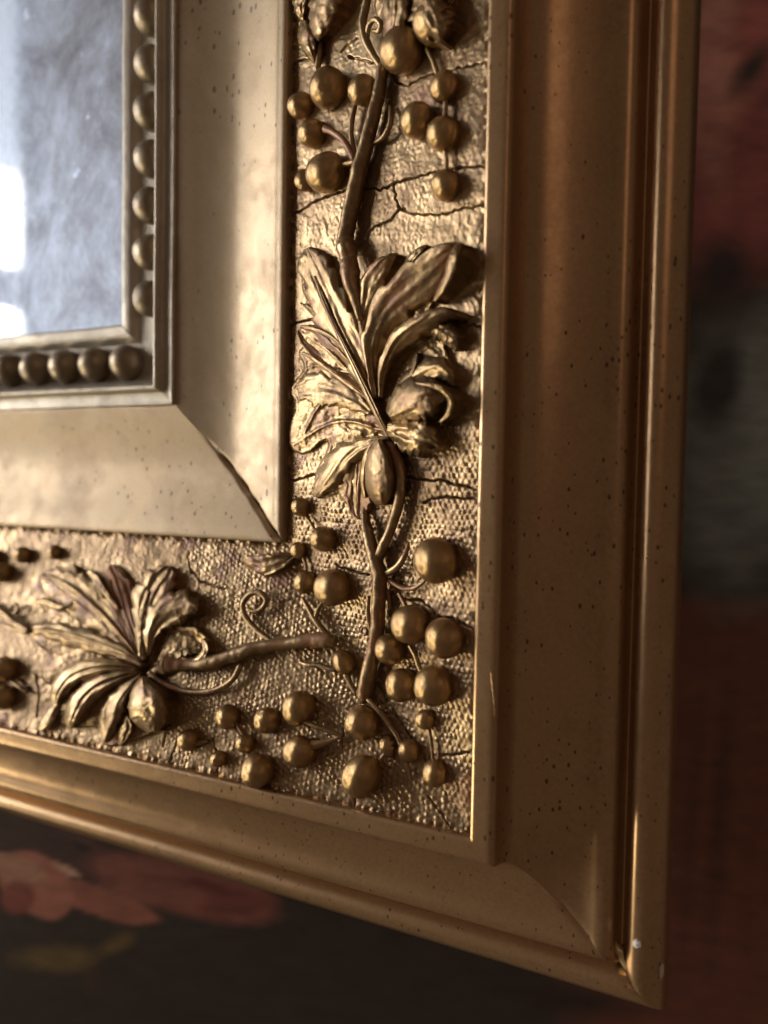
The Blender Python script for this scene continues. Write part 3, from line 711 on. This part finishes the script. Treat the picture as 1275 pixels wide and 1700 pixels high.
# the corner: twigs and berries below the stem end
bunch([(602, 1200, 27), (643, 1238, 13, 1.3, 80), (679, 1247, 17), (600, 1289, 32)],
      [[(607, 1155, 5, 1.2), (622, 1172, 5, 1.4), (640, 1195, 5, 1.4), (660, 1222, 4.5, 1.2), (672, 1258, 4, 1.0), (682, 1294, 2.5, .6)],
       [(632, 1262, 4, 1.2), (640, 1250, 4, 1.3), (652, 1232, 4, 1.2)]])
bunch([(497, 1176, 26), (498, 1248, 24, 1.15, -20), (428, 1279, 26), (443, 1196, 20), (378, 1190, 18), (407, 1234, 15), (313, 1228, 17), (363, 1260, 13)],
      [[(503, 1196, 3.5, 2.2), (525, 1206, 4, 2.0), (548, 1214, 4.5, 1.6), (566, 1222, 4, 1.2)], [(505, 1240, 8, 1.8), (528, 1236, 7, 1.6), (548, 1230, 5, 1.3), (566, 1222, 4, 1.2)],
       [(325, 1232, 5, .8), (334, 1233, 4, .9), (343, 1231, 3, .7)], [(392, 1200, 3, .9), (400, 1214, 3, .9), (405, 1222, 3, .9)], [(600, 1172, 4, 1.2), (588, 1185, 4, 1.4), (572, 1178, 3, 1.0)]], False)
bunch([(571, 1099, 17, 1.2, 60)],
      [[(498, 1099, 3, .7), (512, 1104, 4, .9), (528, 1104, 4, 1.0), (544, 1110, 4.5, 1.0), (558, 1112, 4, 1.0)], [(575, 1120, 6, 1.0), (582, 1136, 5, 1.1), (592, 1152, 5, 1.1)]], False)

# ------------------------------------------------------------------ vine on the lower rail
B_ = False
tube('vine_stem', [(276, 1104, 15, 2.8), (292, 1105, 12, 2.6), (322, 1104, 10, 2.2), (352, 1100, 12, 2.2), (382, 1090, 12, 2.1), (402, 1083, 13, 2.1), (440, 1073, 11, 1.9), (480, 1068, 11, 1.8), (520, 1063, 12, 1.8), (548, 1064, 13, 1.7), (556, 1066, 9, 1.4)], M_ORN, ROOT, B_, lump=.10, seed=2)
tube('tendril', [(248, 1116, 4, 1.8), (264, 1130, 4.5, 1.4), (285, 1141, 5, 1.2), (312, 1148, 5, 1.1), (338, 1149, 5, 1.1), (364, 1143, 5, 1.2), (386, 1128, 5, 1.4), (400, 1104, 5, 1.6)], M_ORN, ROOT, B_)
tube('tendril', [(452, 1066, 5, 1.6), (436, 1054, 5, 1.3), (418, 1038, 5, 1.2), (405, 1018, 5, 1.3), (404, 1000, 5, 1.5), (416, 986, 5, 1.7), (432, 984, 5, 1.8), (442, 996, 4.5, 1.7), (436, 1009, 4.5, 1.5), (424, 1015, 4, 1.4), (412, 1012, 3.5, 1.4)], M_ORN, ROOT, B_)
def c5(L_): return [(x / 2.277, 860 + y / 2.277) for x, y in L_]
leaf_part('vine_leaf', M_ORN, [
    (None, dict(outline=np.array(c5([(100, 430), (130, 400), (190, 375), (128, 308), (180, 318), (140, 230), (160, 203), (200, 225), (215, 193), (250, 230), (275, 198), (312, 262), (325, 218), (352, 240), (400, 203), (442, 168), (482, 200), (502, 262), (540, 240), (580, 198), (622, 178), (655, 230), (640, 272), (664, 300), (640, 330), (700, 328), (735, 360), (715, 402), (762, 440), (772, 492), (740, 522), (700, 545), (640, 600), (580, 600), (642, 700), (622, 780), (560, 832), (470, 852), (420, 872), (378, 852), (390, 800), (340, 792), (260, 792), (218, 772), (168, 762), (190, 690), (205, 640), (158, 620), (150, 560), (195, 520), (128, 470)])),
                veins=[(c5([(535, 570), (400, 490), (280, 440), (120, 430)]), 3, .7), (c5([(530, 560), (420, 440), (300, 330), (160, 215)]), 3, .8), (c5([(380, 400), (300, 280), (270, 210)]), 2, .45), (c5([(360, 390), (250, 340), (140, 310)]), 2, .45),
                       (c5([(530, 555), (480, 420), (430, 300), (400, 215)]), 3, .7), (c5([(540, 550), (540, 420), (570, 300), (630, 195)]), 3, .8), (c5([(550, 380), (600, 320), (655, 290)]), 2, .45), (c5([(555, 550), (590, 440), (650, 370), (725, 360)]), 3, .7),
                       (c5([(520, 580), (380, 590), (260, 620), (170, 700)]), 3, .5), (c5([(520, 590), (420, 680), (390, 840)]), 3, .5)],
                right=B_, H=1.5, und=.35)),
    L([(230, 1092, 6, 2.0), (205, 1060, 19, 2.0), (172, 1022, 29, 1.9), (134, 988, 34, 1.8), (102, 966, 27, 1.6), (78, 954, 9, 1.1)], B_, dome=.35, rib=.5, stri=.2, scal=.18, sfreq=6, ns=56, nv=37),
    L([(236, 1104, 6, 2.2), (200, 1082, 13, 2.4), (155, 1066, 18, 2.4), (110, 1054, 18, 2.2), (70, 1046, 12, 2.0), (50, 1045, 4, 1.4)], B_, dome=1.2, rib=.3, stri=.22, scal=.12),
    L([(120, 1000, 3, 2.2), (100, 1008, 6, 2.4), (78, 1000, 7, 2.2), (60, 998, 3, 1.6)], B_, dome=.8, stri=.2),
    L([(235, 1096, 6, 2.0), (218, 1050, 14, 2.0), (204, 1010, 20, 1.9), (193, 975, 20, 1.8), (186, 950, 12, 1.5), (182, 938, 4, 1.0)], B_, M_BOLE, dome=.3, rib=.3, stri=.25, scal=.14),
    L([(196, 1010, 3, 2.8), (176, 985, 5, 3.0), (160, 962, 6, 2.6), (146, 948, 4, 1.8)], B_, dome=.8, stri=.2),
    L([(238, 1096, 6, 2.2), (236, 1052, 14, 2.6), (244, 1010, 26, 2.4), (260, 976, 31, 2.2), (276, 952, 21, 1.8), (282, 940, 4, 1.2)], B_, dome=.9, rib=.4, stri=.3, scal=.18, sfreq=4, ns=54, nv=37),
    L([(232, 1090, 3, 3.2), (231, 1055, 4.5, 3.6), (236, 1015, 5, 3.6), (246, 980, 3.5, 3.0)], B_, dome=.6, stri=.15),
    L([(246, 1088, 6, 2.4), (250, 1052, 16, 3.0), (268, 1024, 28, 3.0), (294, 1010, 30, 2.9), (316, 1012, 22, 2.4), (330, 1020, 5, 1.6)], B_, dome=1.4, tilt=-.5, stri=.25, scal=.14, sfreq=4, ns=54, nv=37),
    L([(252, 1098, 8, 1.6), (272, 1074, 22, 1.5), (300, 1064, 27, 1.5), (324, 1068, 20, 1.4), (342, 1080, 6, 1.0)], B_, dome=-.8, trough=1.0, stri=.2, scal=.12, sfreq=4),
    L([(300, 1094, 4, 2.2), (318, 1098, 6, 2.6), (334, 1092, 7, 2.8), (342, 1076, 6, 2.6), (336, 1060, 4, 2.0)], B_, dome=.8, stri=.15),
    L([(226, 1110, 6, 2.0), (190, 1106, 13, 2.6), (152, 1110, 17, 3.0), (118, 1124, 18, 3.0), (98, 1148, 15, 2.6), (92, 1168, 6, 1.6)], B_, dome=1.6, rib=-.3, stri=.25, scal=.06),
    L([(228, 1116, 6, 2.0), (196, 1124, 13, 2.8), (162, 1138, 18, 3.2), (136, 1162, 19, 3.2), (122, 1190, 15, 2.6), (116, 1208, 5, 1.4)], B_, dome=1.8, rib=-.3, stri=.25, scal=.06),
    L([(100, 1160, 4, 1.4), (88, 1182, 10, 1.6), (76, 1202, 10, 1.4), (66, 1212, 4, .9)], B_, dome=1.0, stri=.3),
    L([(232, 1122, 6, 2.2), (210, 1142, 14, 2.8), (192, 1168, 19, 3.0), (182, 1196, 18, 2.6), (176, 1220, 10, 1.8), (172, 1232, 4, 1.0)], B_, dome=1.6, rib=.2, stri=.3, scal=.10),
    L([(238, 1124, 8, 2.2), (240, 1144, 26, 3.6), (246, 1168, 35, 4.4), (252, 1192, 32, 3.8), (256, 1214, 14, 2.2)], B_, dome=2.4, stri=.2, scal=.04, ns=50, nv=37),
    L([(208, 1186, 8, 1.8), (210, 1206, 14, 2.2), (204, 1226, 9, 1.6), (198, 1236, 4, .9)], B_, dome=1.2, stri=.3),
])
leaf_part('vine_leaf', M_ORN, [
    L([(484, 922, 5, .8), (468, 930, 14, 1.2), (446, 938, 19, 1.3), (424, 936, 14, 1.0), (404, 928, 4, .6)], B_, dome=.4, tilt=.7, rib=.2, stri=.2),
    L([(486, 926, 2, 1.6), (472, 938, 3, 2.0), (456, 948, 3, 1.9), (438, 955, 2, 1.2)], B_, dome=.5),
])
bunch([(9, 1110, 19), (6, 1158, 19), (38, 921, 13), (91, 917, 11), (4, 950, 16), (-12, 925, 14), (-30, 1130, 20), (-40, 960, 18)],
      [[(-20, 1000, 5, 1.2), (2, 1013, 5.5, 1.5), (26, 1034, 6, 1.6), (50, 1047, 6, 1.8)], [(4, 1036, 3, 1.2), (24, 1044, 4, 1.4), (46, 1050, 4, 1.6)],
       [(16, 1010, 3, 1.4), (26, 1002, 3, 1.5), (30, 1012, 3, 1.5), (22, 1020, 3, 1.4)], [(20, 1130, 3, 1), (34, 1142, 4, 1), (46, 1150, 3, .8)]], B_)

# ------------------------------------------------------------------ chips and flakes on the outer corner
def flake(name, pts, mat, yoff, thick=.0004, par=None):
    """small irregular flake on the outer moulding; pts px, on the plane Y = yoff"""
    P = np.array(pts, float)
    d = ray(P[:, 0], P[:, 1]); k = (yoff - CAM[1]) / d[:, 1]
    Q = CAM + d * k[:, None]
    c = Q.mean(0); n = len(Q)
    top = np.vstack([Q, c[None] + np.array([0, -thick * .6, 0])]); bot = Q + np.array([0, thick * 3, 0])
    V = np.vstack([top, bot])
    Fc = [[i, (i + 1) % n, n] for i in range(n)]
    Fc += [[i, n + 1 + i, n + 1 + (i + 1) % n] for i in range(n)] + [[i, n + 1 + (i + 1) % n, (i + 1) % n] for i in range(n)]
    o = obj(name, V, np.array(Fc), mat, par, smooth=False)
    if par is not None: o.location = Vector(o.location) - Vector(par.location)
    return o
flake('gesso_chip', [(1050, 1564), (1056, 1561), (1063, 1565), (1064, 1572), (1057, 1575), (1051, 1571)], M_CHIP, -.0050, par=RIGHT_OUTER)
flake('gesso_chip', [(1094, 1606), (1098, 1601), (1101, 1610), (1101, 1620), (1097, 1627), (1093, 1618)], M_CHIP2, -.0022, par=RIGHT_OUTER)
flake('gilding_flake', [(1010, 1552), (1015, 1546), (1022, 1556), (1024, 1570), (1034, 1580), (1036, 1592), (1043, 1602), (1040, 1612), (1030, 1598), (1022, 1580), (1014, 1566)], M_FLAKE, -.0034, par=RIGHT_OUTER)

# a lip where the gilding has lifted along the upright fillet
_d = ray(np.array([795, 800, 806, 812, 818, 822.]), np.array([896, 960, 1025, 1085, 1145, 1192.]))
_Q = catmull(CAM + _d * ((-.01634 - CAM[1]) / _d[:, 1])[:, None], 40)
_w = (.00003 + .00022 * np.sin(np.linspace(0, math.pi, 40)))[:, None, None]
_prof = np.array([(-1.2, .0004), (-.5, -.00001), (.1, -.000045), (.5, .00002), (.7, .0004)])
_V = _Q[:, None] + _w * _prof[None, :, :1] * np.array([1., 0, 0]) + _prof[None, :, 1:] * np.array([0, 1., 0])
_o = obj('lifted_gilding', _V, grid_faces(40, 5, flip=True), M_OUTER, RIGHT_OUTER)
_o.location = Vector(_o.location) - Vector(RIGHT_OUTER.location)

# ------------------------------------------------------------------ painting behind the frame
PY0, PK = .028, .34            # canvas plane  y = PY0 + PK * x
def on_canvas(px, py):
    d = ray(np.array([px]), np.array([py]))[0]
    k = (PY0 + PK * CAM[0] - CAM[1]) / (d[1] - PK * d[0])
    q = CAM + d * k
    return q[0], q[2]
xs = np.linspace(-.20, .26, 481); zs = np.linspace(-.29, .17, 461)
X, Z = np.meshgrid(xs, zs, indexing='ij')
colr = np.zeros(X.shape + (3,)); colr[:] = (.040, .029, .023)
def lin(c): return np.array([((v / 255 + .055) / 1.055) ** 2.4 if v > 10 else v / 255 / 12.92 for v in c])
def blob(px, py, rx, ry, ang, col, soft=.25, amp=1.0, wig=.12, seed=0):
    x0, z0 = on_canvas(px, py); s = .2 / F_PX
    a = math.radians(ang); dx = (X - x0) / s; dz = -(Z - z0) / s
    e0 = (dx * math.cos(a) + dz * math.sin(a)) / rx; e1 = (-dx * math.sin(a) + dz * math.cos(a)) / ry
    rr = np.hypot(e0, e1) + wig * fbm(X * 90 + seed, Z * 90, 70 + seed)
    m_ = np.clip((1 - rr) / soft, 0, 1) * amp
    colr[:] = colr * (1 - m_[..., None]) + np.array(col) * m_[..., None]
# table below, leaves and blooms (canvas colours, unlit)
tab = on_canvas(1250, 978)[1]
m_ = np.clip((tab - Z) / .004, 0, 1) * np.clip((X - .085) / .02, 0, 1)
colr[:] = colr * (1 - m_[..., None]) + np.array((.15, .05, .03)) * m_[..., None]
blob(1230, 760, 130, 260, 0, (.19, .23, .23), .5)
blob(1275, 700, 60, 230, 0, (.29, .36, .36), .7)
blob(1190, 640, 40, 90, 10, (.035, .040, .040), .6)
blob(1230, 300, 150, 190, 20, (.42, .12, .125), .5)
blob(1185, 90, 70, 170, 5, (.78, .38, .33), .6)
blob(1270, 60, 60, 90, 0, (.66, .21, .21), .6)
blob(1250, 110, 26, 60, 35, (.06, .04, .04), .8)
blob(1200, 450, 50, 70, 0, (.035, .026, .028), .7)
blob(1180, 250, 30, 130, -12, (.56, .25, .22), .8)
for i_, (x_, w_) in enumerate(((1150, 16), (1195, 22), (1255, 18))):
    blob(x_, 1350, w_, 300, 2, ((.10, .035, .02), (.06, .022, .015), (.14, .04, .022))[i_], .9, .8)
blob(60, 1400, 260, 120, 12, (.075, .035, .030), .5, .8, seed=2)
blob(140, 1402, 26, 16, 15, (.012, .010, .012), .6)
blob(300, 1470, 190, 60, 8, (.26, .095, .07), .25, 1, seed=3)
blob(160, 1495, 120, 28, 12, (.36, .13, .09), .15, 1, seed=4)
blob(60, 1470, 75, 60, 35, (.44, .17, .12), .12, 1, seed=5)
blob(20, 1440, 70, 26, 10, (.50, .26, .17), .2, 1, seed=6)
blob(110, 1444, 34, 8, 22, (.6, .36, .25), .4, 1, seed=7)
blob(30, 1490, 34, 40, 30, (.26, .075, .055), .3, 1, seed=8)
blob(75, 1478, 50, 5, 70, (.36, .18, .13), .7, .8, seed=9)
blob(390, 1500, 80, 26, -8, (.22, .065, .05), .4, 1, seed=10)
blob(340, 1470, 60, 16, 10, (.16, .03, .026), .6, .9, seed=11)
blob(130, 1392, 60, 9, 20, (.14, .07, .055), .6, .9, seed=12)
blob(90, 1590, 90, 34, -6, (.15, .10, .035), .5, 1, .3, seed=13)
blob(190, 1570, 60, 22, -38, (.14, .09, .03), .6, 1, .3, seed=14)
blob(150, 1630, 16, 30, 10, (.06, .036, .016), .7, 1, .3, seed=15)
blob(950, 1660, 160, 30, 0, (.034, .018, .012), .9)
Ypl = PY0 + PK * X
V = np.stack([X, Ypl, Z], -1).reshape(-1, 3)
m, t, p = nt('old oil paint')
at = node(t, 'ShaderNodeAttribute', attribute_name='paint')
tc = node(t, 'ShaderNodeTexCoord')
n1 = node(t, 'ShaderNodeTexNoise'); n1.inputs['Scale'].default_value = 120; n1.inputs['Detail'].default_value = 8
mp = node(t, 'ShaderNodeMapping'); mp.inputs['Scale'].default_value = (1, 1, 2.5); mp.inputs['Rotation'].default_value = (0, .6, 0)
t.links.new(tc.outputs['Object'], mp.inputs[0]); t.links.new(mp.outputs[0], n1.inputs['Vector'])
t.links.new(mix(t, .6, at.outputs['Color'], ramp(t, n1.outputs['Fac'], [(.3, .55), (.7, 1.3)]), 'MULTIPLY'), p.inputs['Base Color'])
w1 = node(t, 'ShaderNodeTexWave'); w1.inputs['Scale'].default_value = 550
w2 = node(t, 'ShaderNodeTexWave', bands_direction='Z'); w2.inputs['Scale'].default_value = 550
for w_ in (w1, w2): t.links.new(tc.outputs['Object'], w_.inputs['Vector'])
b = node(t, 'ShaderNodeBump'); b.inputs['Strength'].default_value = .2; b.inputs['Distance'].default_value = .0004
t.links.new(math_n(t, 'ADD', math_n(t, 'MULTIPLY', w1.outputs['Fac'], w2.outputs['Fac']), n1.outputs['Fac']), b.inputs['Height'])
t.links.new(b.outputs[0], p.inputs['Normal'])
p.inputs['Roughness'].default_value = .5
canvas = obj('oil_painting', V, grid_faces(481, 461), m)
at_ = canvas.data.color_attributes.new('paint', 'FLOAT_COLOR', 'POINT')
at_.data.foreach_set('color', np.concatenate([colr.reshape(-1, 3), np.ones((V.shape[0], 1))], 1).astype(np.float32).ravel())
so = canvas.modifiers.new('thickness', 'SOLIDIFY'); so.thickness = .003; so.offset = -1
tag(canvas, 'dark old flower painting with pink petals behind the gilded mirror frame', 'painting')

# ------------------------------------------------------------------ the daylit window that the mirror reflects
WX, WY0, WY1, WZ0, WZ1 = -1.2, -.912, -.16, -.12, 1.15
win = bpy.data.objects.new('window', None); COL.objects.link(win); win.location = (WX, (WY0 + WY1) / 2, WZ0)
tag(win, 'bright daylit window with half drawn blind, reflected at the left of the mirror', 'window')
def wpart(name, boxes, mat, par=win):
    V, Fc = boxes_mesh(name, boxes)
    o = obj(name, V, Fc, mat, None, smooth=False)
    o.parent = par; o.location = Vector(o.location) - Vector(win.location)
    return o
wpart('pane', [(WX - .012, WX - .006, WY0, WY1, .36, .535)], M_PANE)
wpart('pane', [(WX - .012, WX - .006, WY0, WY1, WZ0, .275)], M_PANE)
wpart('sash_bar', [(WX - .02, WX + .012, WY0, WY1, .2755, .3595)], M_WFRAME)
wpart('window_frame', [(WX - .03, WX + .02, WY0 - .05, WY0 - .001, WZ0 - .05, WZ1 + .05), (WX - .03, WX + .02, WY1 + .001, WY1 + .05, WZ0 - .05, WZ1 + .05),
                       (WX - .03, WX + .02, WY0, WY1, WZ1 + .001, WZ1 + .05), (WX - .03, WX + .02, WY0, WY1, WZ0 - .05, WZ0 - .001)], M_WFRAME)
zz = .54; slat = None
while zz < WZ1 - .03:
    V, Fc = boxes_mesh('slat', [(-.008, .008, -(WY1 - WY0) / 2, (WY1 - WY0) / 2, -.016, .016)])
    if slat is None: slat = mesh_from('blind_slat', V, Fc, False)
    o = link('blind_slat', slat, M_BLIND, win); o.location = (0.0, 0, zz + .018 - WZ0); o.rotation_euler = (0, .25, 0)
    zz += .036
